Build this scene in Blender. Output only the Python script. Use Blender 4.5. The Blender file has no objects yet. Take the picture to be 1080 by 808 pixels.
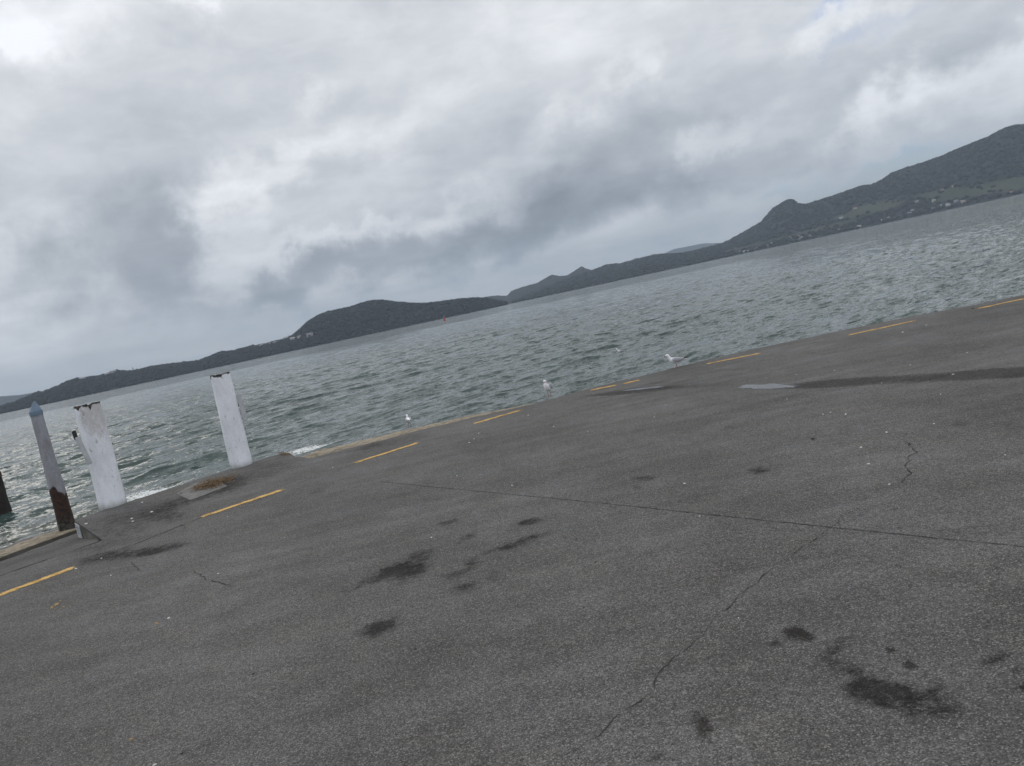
import bpy, bmesh, math, random
import numpy as np
from mathutils import Vector, Matrix, noise as mn
from mathutils.geometry import tessellate_polygon

# ------------------------------------------------------------------ camera
F = 800.0; ROLL = math.radians(12.15); PIT = math.atan(82.6 / 800); H = 1.8
_f = np.array([0, math.cos(PIT), -math.sin(PIT)]); _r = np.array([1., 0, 0]); _u = np.cross(_r, _f)
RR = _r * math.cos(ROLL) - _u * math.sin(ROLL); UU = _r * math.sin(ROLL) + _u * math.cos(ROLL)
S = bpy.context.scene
cam = bpy.data.cameras.new('camera'); co = bpy.data.objects.new('camera', cam); S.collection.objects.link(co)
cam.sensor_width = 36; cam.lens = F / 1080 * 36; cam.clip_start = 0.05; cam.clip_end = 60000
M3 = Matrix((Vector(RR), Vector(UU), Vector(-_f))).transposed()
co.matrix_world = Matrix.Translation((0, 0, H)) @ M3.to_4x4()
S.camera = co
S.view_settings.view_transform = 'Standard'; S.view_settings.look = 'None'
S.view_settings.gamma = 1; S.view_settings.use_curve_mapping = False
S.view_settings.exposure = 0.12
S.cycles.max_bounces = 4; S.cycles.diffuse_bounces = 2; S.cycles.glossy_bounces = 2; S.cycles.volume_bounces = 0; S.cycles.transmission_bounces = 0

def ray(x, y):
    d = _f * F + RR * (x - 540) + UU * (404 - y); return d / np.linalg.norm(d)
def G(x, y, z=0.0):
    """survey a point of the photograph onto the level z"""
    d = ray(x, y); t = (z - H) / d[2]; p = np.array([0, 0, H]) + d * t; return p
def azel(x, y):
    d = ray(x, y); return math.degrees(math.atan2(d[0], d[1])), math.degrees(math.asin(d[2]))

# ------------------------------------------------------------------ node helper
class NT:
    def __init__(s, tree): s.t = tree; s.n = tree.nodes; s.l = tree.links
    def node(s, typ, ins=None, **kw):
        n = s.n.new(typ)
        for k, v in kw.items(): setattr(n, k, v)
        for k, v in (ins or {}).items(): s.put(n.inputs[k], v)
        return n
    def put(s, sock, v):
        if isinstance(v, bpy.types.NodeSocket): s.l.new(v, sock)
        elif isinstance(v, bpy.types.Node): s.l.new(v.outputs[0], sock)
        else: sock.default_value = v
    def m(s, op, a, b=0.0, c=0.0, clamp=False):
        n = s.n.new('ShaderNodeMath'); n.operation = op; n.use_clamp = clamp
        s.put(n.inputs[0], a); s.put(n.inputs[1], b); s.put(n.inputs[2], c); return n.outputs[0]
    def v(s, op, a, b=(0, 0, 0), out=0, scale=None):
        n = s.n.new('ShaderNodeVectorMath'); n.operation = op
        s.put(n.inputs[0], a)
        if op != 'SCALE': s.put(n.inputs[1], b)
        else: s.put(n.inputs['Scale'], scale)
        return n.outputs[out]
    def noise(s, vec, scale, detail=4, rough=.55, out=0, dist=0.0):
        n = s.node('ShaderNodeTexNoise', {'Scale': scale, 'Detail': detail, 'Roughness': rough, 'Distortion': dist})
        s.put(n.inputs['Vector'], vec); return n.outputs[out]
    def ramp(s, x, a, b, c=0.0, d=1.0, smooth=True):
        n = s.n.new('ShaderNodeMapRange'); n.interpolation_type = 'SMOOTHSTEP' if smooth else 'LINEAR'
        for i, q in enumerate((x, a, b, c, d)): s.put(n.inputs[i], q)
        return n.outputs[0]
    def mix(s, f, a, b, mode='MIX'):
        n = s.n.new('ShaderNodeMix'); n.data_type = 'RGBA'; n.blend_type = mode; n.clamp_factor = True
        s.put(n.inputs[0], f)
        for i, q in ((6, a), (7, b)):
            if isinstance(q, tuple) and len(q) == 3: q = q + (1,)
            s.put(n.inputs[i], q)
        return n.outputs[2]
    def curve(s, x, pts):
        n = s.n.new('ShaderNodeFloatCurve'); c = n.mapping.curves[0]
        while len(c.points) < len(pts): c.points.new(0.5, 0.5)
        for p, q in zip(c.points, pts): p.location = q
        n.mapping.update(); s.put(n.inputs['Value'], x); s.put(n.inputs['Factor'], 1.0); return n.outputs[0]

# ------------------------------------------------------------------ world
SUN_EL, SUN_AZ = 42, -44          # degrees; azimuth measured from the view direction (+Y) towards +X
W = bpy.data.worlds.new('World'); S.world = W; W.use_nodes = True
w = NT(W.node_tree); w.n.clear()
geo = w.node('ShaderNodeTexCoord'); D = w.v('NORMALIZE', geo.outputs['Generated'])
sx = w.node('ShaderNodeSeparateXYZ', {0: D})
zc = w.m('MAXIMUM', sx.outputs[2], 0.0)
n1 = w.noise(D, 5.5, 6, .58, out=1); n2 = w.noise(D, 17, 5, .6, out=1)
wx = w.node('ShaderNodeSeparateXYZ', {0: w.v('SUBTRACT', n1, (.5, .5, .5))})
wx2 = w.node('ShaderNodeSeparateXYZ', {0: w.v('SUBTRACT', n2, (.5, .5, .5))})
az = w.m('MULTIPLY', w.m('ARCTAN2', sx.outputs[0], sx.outputs[1]), 57.2958)
el = w.m('MULTIPLY', w.m('ARCSINE', sx.outputs[2]), 57.2958)
azw = w.m('ADD', w.m('MULTIPLY_ADD', wx.outputs[0], 13.0, az), w.m('MULTIPLY', wx2.outputs[0], 8.5))
elw = w.m('ADD', w.m('MULTIPLY_ADD', wx.outputs[1], 7.0, el), w.m('MULTIPLY', wx2.outputs[1], 5.5))
# broad brightness by elevation (0..90 deg)
V = w.curve(w.m('DIVIDE', elw, 90.0, clamp=True), [(0, .845), (.035, .83), (.08, .812), (.14, .825), (.24, .88), (.45, .95), (1, 1.0)])
def gauss(px, py, ra, re, tilt, amp, power=1.0, warped=True):
    a0, e0 = azel(px, py)
    X, Y = (azw, elw) if warped else (az, el)
    dx = w.m('SUBTRACT', X, a0); dy = w.m('SUBTRACT', Y, e0)
    c, s_ = math.cos(math.radians(tilt)), math.sin(math.radians(tilt))
    u = w.m('ADD', w.m('MULTIPLY', dx, c / ra), w.m('MULTIPLY', dy, s_ / ra))
    v_ = w.m('ADD', w.m('MULTIPLY', dx, -s_ / re), w.m('MULTIPLY', dy, c / re))
    r2 = w.m('ADD', w.m('MULTIPLY', u, u), w.m('MULTIPLY', v_, v_))
    if power != 1: r2 = w.m('POWER', r2, power)
    return w.m('MULTIPLY', w.m('EXPONENT', w.m('MULTIPLY', r2, -1.0)), amp)
blobs = [  # px, py, radius az, radius el, tilt, amplitude, power
    (145, 262, 5.0, 4.2, 8, -.11, 2), (165, 275, 3.6, 2.6, 0, -.06, 1.5), (100, 130, 8, 5, 0, -.045, 1.5), (180, 190, 3.4, 4, 20, -.05, 1.5), (60, 330, 5, 2.5, 0, -.03, 1),
    (395, 278, 12, 1.35, 3, -.13, 1.6), (330, 296, 6, 1.0, 2, -.05, 1.5), (600, 225, 8.5, 3.0, 8, -.13, 1.8), (560, 248, 8, 1.6, 6, -.07, 1.5), (650, 170, 6, 3.0, 14, -.07, 1.6), (520, 170, 6, 2.4, 14, -.04, 1),
    (780, 178, 8.5, 2.2, 8, -.07, 1.8), (930, 140, 8, 1.3, 6, -.05, 1.5), (975, 62, 6, 1.3, 12, -.045, 1.5), (760, 90, 9, 3.0, 14, -.04, 1), (300, 60, 10, 4, 10, -.04, 1),
    (45, 16, 4.4, 2.3, 0, .08, 1.5), (8, 40, 1.8, 2.2, 0, .08, 1), (228, 205, 2.6, 1.9, -10, .09, 1.4), (300, 178, 6.5, 1.3, 13, .085, 1.4), (240, 258, 2.6, 2.6, -10, .075, 1.5), (390, 150, 5, 1.6, 12, .05, 1),
    (343, 97, 1.5, 1.0, 50, .07, 1.0), (205, 6, 1.2, 1.0, 0, .10, 1), (330, 262, 5.0, .7, 8, .07, 1.4), (430, 232, 5.5, .8, 9, .07, 1.4), (20, 360, 3.2, 3.0, 0, .10, 1.4), (30, 250, 2, 2, 0, .04, 1),
    (650, 66, 2.0, 1.3, 30, .07, 1.2), (580, 120, 3.6, 1.0, 30, .06, 1.3), (600, 30, 9, 3.5, 10, .05, 1), (900, 18, 4, 1.4, 14, .10, 1.5), (1010, 95, 5.4, 2.0, 10, .12, 1.8), (965, 105, 2.6, 1.6, 10, .07, 1.4), (1070, 40, 3, 1.6, 0, .05, 1),
    (745, 150, 4.8, 1.1, 12, .08, 1.5), (715, 168, 1.6, 1.4, 30, .05, 1.2), (850, 130, 4, .8, 10, .05, 1), (600, 268, 10, .75, 3, .05, 1), (830, 218, 6, .8, 4, .07, 1), (500, 290, 3, .5, 3, .06, 1), (190, 335, 8, 1.2, -2, .02, 1),
]
for b in blobs: V = w.m('ADD', V, gauss(*b))
pl = w.v('SCALE', w.node('ShaderNodeCombineXYZ', {0: sx.outputs[0], 1: sx.outputs[1], 2: 0.0}), scale=w.m('DIVIDE', 1.0, w.m('ADD', zc, .16)))
na = w.noise(pl, 1.3, 8, .56, dist=.25); nb = w.noise(pl, 3.4, 8, .6, dist=.3)
V = w.m('MULTIPLY_ADD', w.m('SUBTRACT', w.ramp(na, .30, .70), .5), .065, V)
V = w.m('MULTIPLY_ADD', w.m('SUBTRACT', w.ramp(nb, .32, .68), .5), .035, V)
V = w.m('MULTIPLY_ADD', w.m('SUBTRACT', w.ramp(w.noise(w.v('MULTIPLY', D, (1, 1, 2.2)), 8, 9, .62, dist=.4), .32, .68), .5), .055, V)
V = w.m('MINIMUM', w.m('MAXIMUM', V, .3), 1.0)
L = w.m('POWER', V, 2.25)
tint = w.mix(w.ramp(V, .55, .95), (.875, .965, 1.10), (.965, .99, 1.03))
cloud = w.v('SCALE', tint, scale=L)
sky = w.node('ShaderNodeTexSky', sky_type='NISHITA', sun_disc=False, sun_elevation=math.radians(SUN_EL),
             sun_rotation=math.radians(SUN_AZ), altitude=0)
gap = None
for b in [(905, 192, 5.0, 1.0, 6, 1.2), (985, 166, 3.4, .7, 8, .8), (840, 205, 3, .6, 5, .5), (700, 250, 7, .7, 4, .28), (905, -2, 1.8, .5, 0, .5), (930, 40, 3, .6, 10, .3), (150, 372, 14, 1.0, 0, .16)]:
    g = gauss(*b); gap = g if gap is None else w.m('ADD', gap, g)
gap = w.m('MINIMUM', gap, 1.0)
STR = 0.1
skyc = w.v('MULTIPLY', sky, (1.05, 1.06, 1.26))
tot = w.mix(gap, w.v('SCALE', cloud, scale=1 / STR), skyc)
below = w.ramp(el, -1.0, -.2)
tot = w.mix(below, (2.0, 2.2, 2.3), tot)
bg = w.node('ShaderNodeBackground', {0: tot, 1: STR}); out = w.node('ShaderNodeOutputWorld', {0: bg})

sun = bpy.data.lights.new('sun', 'SUN'); sun.energy = 0.65; sun.angle = math.radians(26); sun.color = (1, .96, .9)
so = bpy.data.objects.new('sun', sun); S.collection.objects.link(so)
sd = Vector((math.sin(math.radians(SUN_AZ)) * math.cos(math.radians(SUN_EL)), math.cos(math.radians(SUN_AZ)) * math.cos(math.radians(SUN_EL)), math.sin(math.radians(SUN_EL))))
so.rotation_euler = sd.to_track_quat('Z', 'Y').to_euler()

# ------------------------------------------------------------------ object helpers
C = S.collection
rnd = random.Random(7); rs = np.random.RandomState(11)
WL = -0.60        # water level
def tag(o, label=None, cat=None, group=None, kind=None):
    if label: o['label'] = label
    if cat: o['category'] = cat
    if group: o['group'] = group
    if kind: o['kind'] = kind
    return o
def empty(name, loc, rz=0):
    o = bpy.data.objects.new(name, None); o.empty_display_size = .1; C.objects.link(o); o.location = loc; o.rotation_euler = (0, 0, rz); return o
def mesh(name, verts, faces, mats=None, parent=None, smooth=False, uvs=None):
    me = bpy.data.meshes.new(name)
    if isinstance(verts, np.ndarray) and isinstance(faces, np.ndarray):
        nv, nf, k = len(verts), len(faces), faces.shape[1]
        me.vertices.add(nv); me.vertices.foreach_set('co', verts.astype(np.float32).ravel())
        me.loops.add(nf * k); me.loops.foreach_set('vertex_index', faces.astype(np.int32).ravel())
        me.polygons.add(nf); me.polygons.foreach_set('loop_start', np.arange(0, nf * k, k, dtype=np.int32))
        me.update(calc_edges=True)
    else:
        me.from_pydata([tuple(v) for v in verts], [], [tuple(f) for f in faces]); me.update()
    if smooth: me.polygons.foreach_set('use_smooth', np.ones(len(me.polygons), bool))
    for m_ in (mats if isinstance(mats, (list, tuple)) else [mats]):
        if m_: me.materials.append(m_)
    o = bpy.data.objects.new(name, me); C.objects.link(o)
    if parent: o.parent = parent
    return o
def frombm(name, bm, mats, parent=None, smooth=False):
    bm.normal_update()
    me = bpy.data.meshes.new(name); bm.to_mesh(me); bm.free()
    for m_ in (mats if isinstance(mats, (list, tuple)) else [mats]): me.materials.append(m_)
    if smooth: me.polygons.foreach_set('use_smooth', np.ones(len(me.polygons), bool))
    o = bpy.data.objects.new(name, me); C.objects.link(o)
    if parent: o.parent = parent
    return o
def grid_faces(nr, nc):
    i = np.arange(nr - 1)[:, None] * nc + np.arange(nc - 1)[None, :]
    i = i.ravel(); return np.stack([i, i + 1, i + nc + 1, i + nc], 1)
def attr(o, name, arr):
    a = o.data.attributes.new(name, 'FLOAT', 'POINT'); a.data.foreach_set('value', np.asarray(arr, np.float32).ravel())

# numpy value noise
_T = rs.rand(256, 256)
def vnoise(x, y):
    xi = np.floor(x).astype(int); yi = np.floor(y).astype(int); fx = x - xi; fy = y - yi
    fx = fx * fx * (3 - 2 * fx); fy = fy * fy * (3 - 2 * fy)
    a = _T[xi & 255, yi & 255]; b = _T[(xi + 1) & 255, yi & 255]; c = _T[xi & 255, (yi + 1) & 255]; d = _T[(xi + 1) & 255, (yi + 1) & 255]
    return (a * (1 - fx) + b * fx) * (1 - fy) + (c * (1 - fx) + d * fx) * fy
def fbm(x, y, o=5, g=.5):
    s = 0; a = 1; n = 0
    for k in range(o): s = s + a * vnoise(x * 2 ** k + 17.3 * k, y * 2 ** k + 5.1 * k); n += a; a *= g
    return s / n

def mat(name):
    m_ = bpy.data.materials.new(name); m_.use_nodes = True; t = NT(m_.node_tree); t.n.clear()
    p = t.node('ShaderNodeBsdfPrincipled'); o = t.node('ShaderNodeOutputMaterial', {0: p.outputs[0]})
    return m_, t, p, o
def pos(t): return t.node('ShaderNodeNewGeometry').outputs['Position']
def objc(t): return t.node('ShaderNodeTexCoord').outputs['Object']
def simple(name, col, rough=.7, var=.25, scale=6, bump=.2, spec=.5):
    m_, t, p, o = mat(name); P = objc(t)
    n = t.noise(P, scale, 6, .6); f = t.ramp(n, .3, .7, 1 - var, 1 + var, False)
    t.put(p.inputs['Base Color'], t.v('SCALE', col, scale=f)); p.inputs['Roughness'].default_value = rough
    p.inputs['Specular IOR Level'].default_value = spec
    if bump:
        b = t.node('ShaderNodeBump', {'Strength': bump, 'Distance': .01, 'Height': t.noise(P, scale * 6, 4)}); t.put(p.inputs['Normal'], b.outputs[0])
    return m_

# ------------------------------------------------------------------ asphalt material
stains = [ # px, py, half length, half width, angle, strength
    (431, 600, 26, 11, 18, 1.0), (385, 614, 34, 6, 22, .62), (445, 583, 14, 4, 12, .5), (472, 550.5, 13, 3.2, 15, .75), (498, 564, 10, 4, 12, .55),
    (482, 571, 13, 5, 10, .5), (559, 550.5, 13, 3.4, 12, .95), (544, 573, 38, 4, 17, .85), (500, 594, 11, 5.5, 10, .7), (479, 605, 17, 5, 12, .6),
    (491, 619, 22, 8, 12, .72), (522, 608, 9, 5, 0, .4), (432, 564, 12, 5, 10, .3), (401, 661.5, 24, 9, 18, 1.05),
    (840, 668, 18, 6.5, -5, 1.15), (818, 678, 9, 4, 0, .7), (883, 682, 22, 9, 20, .62), (886, 703, 26, 7, -10, .66), (940, 688, 9, 4, 0, .9),
    (963, 703, 8, 5, -30, .9), (957, 738.5, 58, 14, -18, .98), (915, 729, 30, 11, -5, .7), (990, 726, 16, 9, -25, .72), (744, 765, 11, 20, 8, .82),
    (770, 763, 16, 9, 10, .42), (1045, 694, 18, 6, 20, .8), (1071, 706, 11, 5, 0, .9), (1082, 722, 9, 8, 0, .9), (959, 661, 12, 6, 0, .4),
    (690, 800, 14, 6, 10, .6), (680, 640, 16, 7, 0, .25), (799, 496.5, 12, 4.2, 4, .85), (681, 504, 11, 3.6, 4, .8), (672.6, 514.5, 7, 2.6, 0, .6),
    (770, 451, 9, 2.4, 5, .55), (1013, 447, 12, 3.6, 4, .5), (658, 575, 6, 3, 0, .45), (656, 581, 5, 3, 0, .45), (857, 463, 3, 1.6, 0, .9),
    (176, 578, 24, 4, 13, .8), (140, 585, 26, 4, 10, .6), (105, 588, 30, 4, 15, .4), (930, 455, 30, 6, 8, .3), (240, 665, 40, 12, 20, .3), (500, 740, 40, 10, 10, .14),
    (130, 553, 80, 22, 22, .58), (265, 502, 60, 10, 17, .58), (420, 466, 60, 5, 15, .45), (190, 530, 40, 5, 18, .3), (235, 512, 22, 8, 12, .35), (335, 518, 10, 4, 15, .5), (180, 545, 16, 5, 5, .35), (640, 620, 50, 12, 20, .2), (390, 470, 14, 3, 15, .4), (560, 470, 40, 4, 14, .3),
]
wets = [(985, 398, 150, 4.6, 3.5, 1.0), (1060, 393, 60, 4.5, 4, 1.0), (880, 404, 50, 3.6, 5, 1.0), (700, 409, 60, 2.2, 3, .7), (664, 413, 30, 2, 6, .8), (690, 404, 18, 1.5, 12, .6),
        (1150, 388, 70, 6, 4, 1.0), (775, 390, 14, 1.6, 4, .6), (640, 416, 40, 1.4, 3, .6)]
def asphalt(name, base=(.130, .123, .116), marks=True, scale=1.0):
    m_, t, p, o = mat(name); P = pos(t); ps = t.node('ShaderNodeSeparateXYZ', {0: P})
    wn = t.v('SUBTRACT', t.noise(P, 5.0, 6, .65, out=1), (.5, .5, .5)); PW = t.v('ADD', P, t.v('SCALE', wn, scale=.17))
    pw = t.node('ShaderNodeSeparateXYZ', {0: PW})
    def mask(lst, soft=1.0):
        acc = None
        for (x, y, hl, hw, an, st) in lst:
            a = math.radians(an); c0 = G(x, y)[:2]; hl, hw = hl * .98, hw * .96
            Wa = (G(x + hl * math.cos(a), y - hl * math.sin(a))[:2] - G(x - hl * math.cos(a), y + hl * math.sin(a))[:2]) / 2
            Wb = (G(x + hw * math.sin(a), y + hw * math.cos(a))[:2] - G(x - hw * math.sin(a), y - hw * math.cos(a))[:2]) / 2
            I = np.linalg.inv(np.array([Wa, Wb]).T); k = I @ c0
            u = t.v('DOT_PRODUCT', PW, (I[0, 0], I[0, 1], 0), out=1); v_ = t.v('DOT_PRODUCT', PW, (I[1, 0], I[1, 1], 0), out=1)
            u = t.m('SUBTRACT', u, float(k[0])); v_ = t.m('SUBTRACT', v_, float(k[1]))
            r2 = t.m('MULTIPLY_ADD', u, u, t.m('MULTIPLY', v_, v_))
            e = t.m('MULTIPLY', t.m('EXPONENT', t.m('MULTIPLY', t.m('POWER', r2, 1.4), -.6)), st)
            acc = e if acc is None else t.m('ADD', acc, e)
        return acc
    # aggregate
    vo = t.node('ShaderNodeTexVoronoi', {'Scale': 165 * scale, 'Vector': P}); vr = t.node('ShaderNodeSeparateColor', {0: vo.outputs['Color']}).outputs[0]
    st1 = t.ramp(vr, .0, 1.0, 0.48, 1.44, False); st2 = t.ramp(vr, .86, .97, 0, 1.0)
    vd = t.ramp(vo.outputs['Distance'], .0, .7, 1.12, .72, False)
    f1 = t.noise(P, 260 * scale, 3, .7); f2 = t.noise(P, .55, 5, .6); f3 = t.noise(P, 3.2, 6, .62); f4 = t.noise(P, 26, 6, .72)
    k = t.m('MULTIPLY', st1, vd)
    k = t.m('MULTIPLY', k, t.ramp(f1, .3, .7, .60, 1.40, False)); k = t.m('MULTIPLY', k, t.ramp(f2, .32, .68, .74, 1.24, False))
    k = t.m('MULTIPLY', k, t.ramp(f3, .3, .7, .86, 1.14, False)); k = t.m('MULTIPLY', k, t.ramp(f4, .3, .7, .72, 1.28, False))
    st = t.node('ShaderNodeMapping', {'Vector': P, 'Rotation': (0, 0, math.radians(-32)), 'Scale': (.45, 2.6, 1)})
    k = t.m('MULTIPLY', k, t.ramp(t.noise(st.outputs[0], 1.6, 5, .6), .32, .68, .86, 1.12, False))
    col = t.v('SCALE', base, scale=k)
    col = t.mix(t.m('MULTIPLY', st2, .5), col, (.30, .285, .26))
    tone = t.noise(P, 1.1, 4, .55); col = t.mix(t.ramp(tone, .42, .60, 0, .36), col, t.v('MULTIPLY', col, (.93, 1.0, 1.12)))
    rough = .92; spec = .25
    if marks:
        s1 = mask(stains); br = t.noise(P, 42, 7, .85)
        s1 = t.m('MULTIPLY', s1, t.ramp(br, .25, .70, 1.5, .42, False)); s1 = t.m('MULTIPLY', s1, t.ramp(t.noise(P, 9, 6, .75), .3, .62, 1.3, .55, False)); s1 = t.ramp(s1, .15, .85, 0, .96)
        sc = t.mix(t.ramp(f3, .4, .6), (.010, .010, .010), (.022, .019, .017))
        col = t.mix(s1, col, t.mix(.18, sc, col))
        s2 = mask(wets); s2 = t.m('MULTIPLY', s2, t.ramp(t.noise(P, 18, 7, .8), .25, .68, 1.35, .25, False)); s2 = t.ramp(s2, .15, .8)
        col = t.mix(t.m('MULTIPLY', s2, .80), col, t.mix(.35, (.022, .020, .020), col))
        spec = t.ramp(t.m('MAXIMUM', s1, s2), 0, 1, .25, .04)
        # darker grimy and rusty fringe along the waterside
    # worn fine hairline patches
    t.put(p.inputs['Base Color'], col); t.put(p.inputs['Roughness'], rough); t.put(p.inputs['Specular IOR Level'], spec)
    h = t.m('ADD', t.m('MULTIPLY', vo.outputs['Distance'], -.6), t.m('MULTIPLY', f1, .5)); h = t.m('MULTIPLY_ADD', f4, .9, h)
    b = t.node('ShaderNodeBump', {'Strength': .75, 'Distance': .006, 'Height': h}); t.put(p.inputs['Normal'], b.outputs[0])
    return m_
M_ASPH = asphalt('asphalt'); M_RAMP = asphalt('ramp_asphalt', (.105, .10, .094), False, 1.1)

def concrete(name, base, dark, sc=8, pebble=0.0):
    m_, t, p, o = mat(name); P = pos(t)
    n = t.noise(P, sc, 8, .68); n2_ = t.noise(P, sc * 12, 5, .7); n3 = t.noise(P, 1.7, 5, .6)
    c = t.mix(t.ramp(n, .35, .62), dark, base); c = t.v('SCALE', c, scale=t.ramp(n2_, .3, .7, .65, 1.35, False)); c = t.v('SCALE', c, scale=t.ramp(n3, .3, .7, .8, 1.2, False))
    if pebble:
        vo = t.node('ShaderNodeTexVoronoi', {'Scale': pebble, 'Vector': P}); c = t.mix(.75, c, t.v('SCALE', t.mix(.7, (.10, .08, .065), vo.outputs['Color']), scale=.28), 'MIX')
    t.put(p.inputs['Base Color'], c); p.inputs['Roughness'].default_value = .9
    b = t.node('ShaderNodeBump', {'Strength': .8, 'Distance': .012, 'Height': n2_}); t.put(p.inputs['Normal'], b.outputs[0])
    return m_
M_KERB = concrete('weathered_kerb', (.30, .25, .18), (.12, .10, .07)); M_WALL = concrete('seawall_concrete', (.15, .14, .12), (.04, .045, .03), 4)
M_SLAB = concrete('slab_concrete', (.17, .165, .155), (.11, .105, .10), 10); M_GRAV = concrete('shore_gravel', (.13, .11, .09), (.05, .04, .035), 10, 38)

# ------------------------------------------------------------------ land
def g2(x, y, z=0): q = G(x, y, z); return (float(q[0]), float(q[1]))
B2 = (-5.37, 9.27)
A2 = (-6.84, 11.24)
coast = [(-150, -135.3), B2, A2, (-6.56, 11.78), (-6.2, 12.1), (-5.75, 12.62), (-5.15, 13.2), (-4.62, 13.72), (-4.34, 13.78), (-4.12, 13.43), (-3.9, 12.95), (-3.53, 12.42)]
coast += [g2(*q) for q in [(380, 470), (440, 454.5), (500, 440), (560, 426.5), (590, 418.5), (621, 409.8), (650, 402.6), (675, 397), (700, 390.8), (724, 384.8), (760, 376.2), (803, 366.4), (860, 354.4), (900, 346), (965, 333), (1030, 321), (1080, 311)]]
coast += [(14, 13.9), (30, 14.6), (70, 14), (180, 8)]
# subdivide and roughen the waterside edge a little
edge = []
for i in range(len(coast) - 1):
    a, b = np.array(coast[i]), np.array(coast[i + 1]); L_ = np.linalg.norm(b - a)
    n_ = max(1, int(L_ / .09)) if (max(abs(a[0]), abs(b[0])) < 20 and i > 1) else max(1, int(L_ / 8))
    for k in range(n_):
        q = a + (b - a) * k / n_
        if n_ > 3: q = q + np.array([0, 1]) * (mn.noise(Vector((q[0] * 3.1, q[1] * 3.1, 0))) * .045 + mn.noise(Vector((q[0] * 11, 2, 0))) * .018)
        edge.append((float(q[0]), float(q[1])))
edge.append(coast[-1])
poly = edge + [(180, -180), (-150, -180)]
tris = tessellate_polygon([[Vector((x, y, 0)) for x, y in poly]])
nE = len(edge); nP = len(poly)
vv = [(x, y, 0) for x, y in poly] + [(x, y, -.035) for x, y in edge] + [(x, y, -1.6) for x, y in edge]
bm = bmesh.new(); bv = [bm.verts.new(v) for v in vv]
for tr in tris: bm.faces.new([bv[i] for i in tr])
for i in range(nE - 1):
    bm.faces.new([bv[i], bv[nP + i], bv[nP + i + 1], bv[i + 1]])
    f_ = bm.faces.new([bv[nP + i], bv[nP + nE + i], bv[nP + nE + i + 1], bv[nP + i + 1]]); f_.material_index = 1
bmesh.ops.recalc_face_normals(bm, faces=bm.faces)
tag(frombm('asphalt_ground', bm, [M_ASPH, M_WALL]), kind='structure')

def strip(name, rows, m_, kind='structure', dens=.12, rough=.02, smooth=True):
    """rows: list of polylines (same point count) of (x,y,z); lofted into a roughened sheet"""
    R_ = []
    for r in rows:
        r = np.array(r, float); out_ = []
        for i in range(len(r) - 1):
            n_ = max(1, int(np.linalg.norm(np.array(rows[0][i + 1]) - np.array(rows[0][i])) / dens)) if np.linalg.norm(r[i]) < 40 and np.linalg.norm(r[i + 1]) < 40 else 1
            for k in range(n_): out_.append(r[i] + (r[i + 1] - r[i]) * k / n_)
        out_.append(r[-1]); R_.append(np.array(out_))
    nn = min(len(q) for q in R_); R_ = [q[:nn] for q in R_]
    V_ = np.concatenate(R_)
    j = np.array([mn.noise(Vector(v * 4.3)) for v in V_]); j2 = np.array([mn.noise(Vector(v * 9.1 + 7)) for v in V_])
    V_[:, 2] += j * rough; V_[:, 1] += j2 * rough * 1.5
    o = mesh(name, V_, grid_faces(len(R_), nn), m_, smooth=smooth); return tag(o, kind=kind)
# boat ramp on the left, falling from the yard to the kerb
k0, k1 = G(0, 592, -.36), G(75, 564, -.36); dk = (k1 - k0) / np.linalg.norm(k1 - k0)
def kp(s, off=0, z=-.36):
    n_ = np.array([-dk[1], dk[0], 0]); q = k0 + dk * s + n_ * off; return (q[0], q[1], z)
rt = [(-29, -14.36, .004), (-15, -.36, .004), (-8, 6.64, .004), (-5.40, 9.24, .004)]
kb = [kp(-26), kp(-12), kp(-3), kp(1.35)]
mid = [tuple((np.array(a) + np.array(b)) / 2 - np.array([0, 0, .02])) for a, b in zip(rt, kb)]
strip('boat_ramp', [rt, mid, kb], M_RAMP, rough=.006)
# the ramp meets the cheek wall of the yard: fill to the wall foot
KS = (-26, -12, -3, 0, 2.6)
kerb_rows = [[kp(s, .03, -.40) for s in KS], [kp(s, .05, -.345) for s in KS], [kp(s, .62, -.355) for s in KS], [kp(s, 1.05, -.365) for s in KS], [kp(s, 1.10, -.44) for s in KS]]
strip('ramp_kerb', kerb_rows, M_KERB, rough=.028, dens=.07)
strip('shore_gravel', [[kp(s, 1.05, -.385) for s in (-26, -12, -3, 0, 3.5)], [kp(s, 1.55, -.42) for s in (-26, -12, -3, 0, 3.5)], [kp(s, 2.0, -.56) for s in (-26, -12, -3, 0, 3.5)], [kp(s, 3.6, -.95) for s in (-26, -12, -3, 0, 3.5)]], M_GRAV, rough=.05, dens=.05)
# stepped concrete kerb outside the asphalt, right of the mooring piles
kx = [(-4.0, 12.75), (-3.5, 12.46)] + [g2(*q) for q in [(380, 470), (440, 454.5), (500, 440), (560, 426.5), (600, 417)]]
wd = [.95, .95, .90, .78, .60, .34, .03]
def off(i, d, z):
    a = np.array(kx[max(0, i - 1)]); b = np.array(kx[min(len(kx) - 1, i + 1)]); t_ = (b - a) / np.linalg.norm(b - a); n_ = np.array([-t_[1], t_[0]])
    q = np.array(kx[i]) + n_ * d; return (q[0], q[1], z)
strip('stepped_kerb', [[off(i, .012, -.09) for i in range(7)], [off(i, .05, -.03) for i in range(7)], [off(i, wd[i] * .45, -.022) for i in range(7)], [off(i, wd[i] * .92, -.03) for i in range(7)], [off(i, wd[i], -.09) for i in range(7)], [off(i, wd[i] + .05, -1.4) for i in range(7)]], M_KERB, rough=.014, dens=.06)
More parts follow.
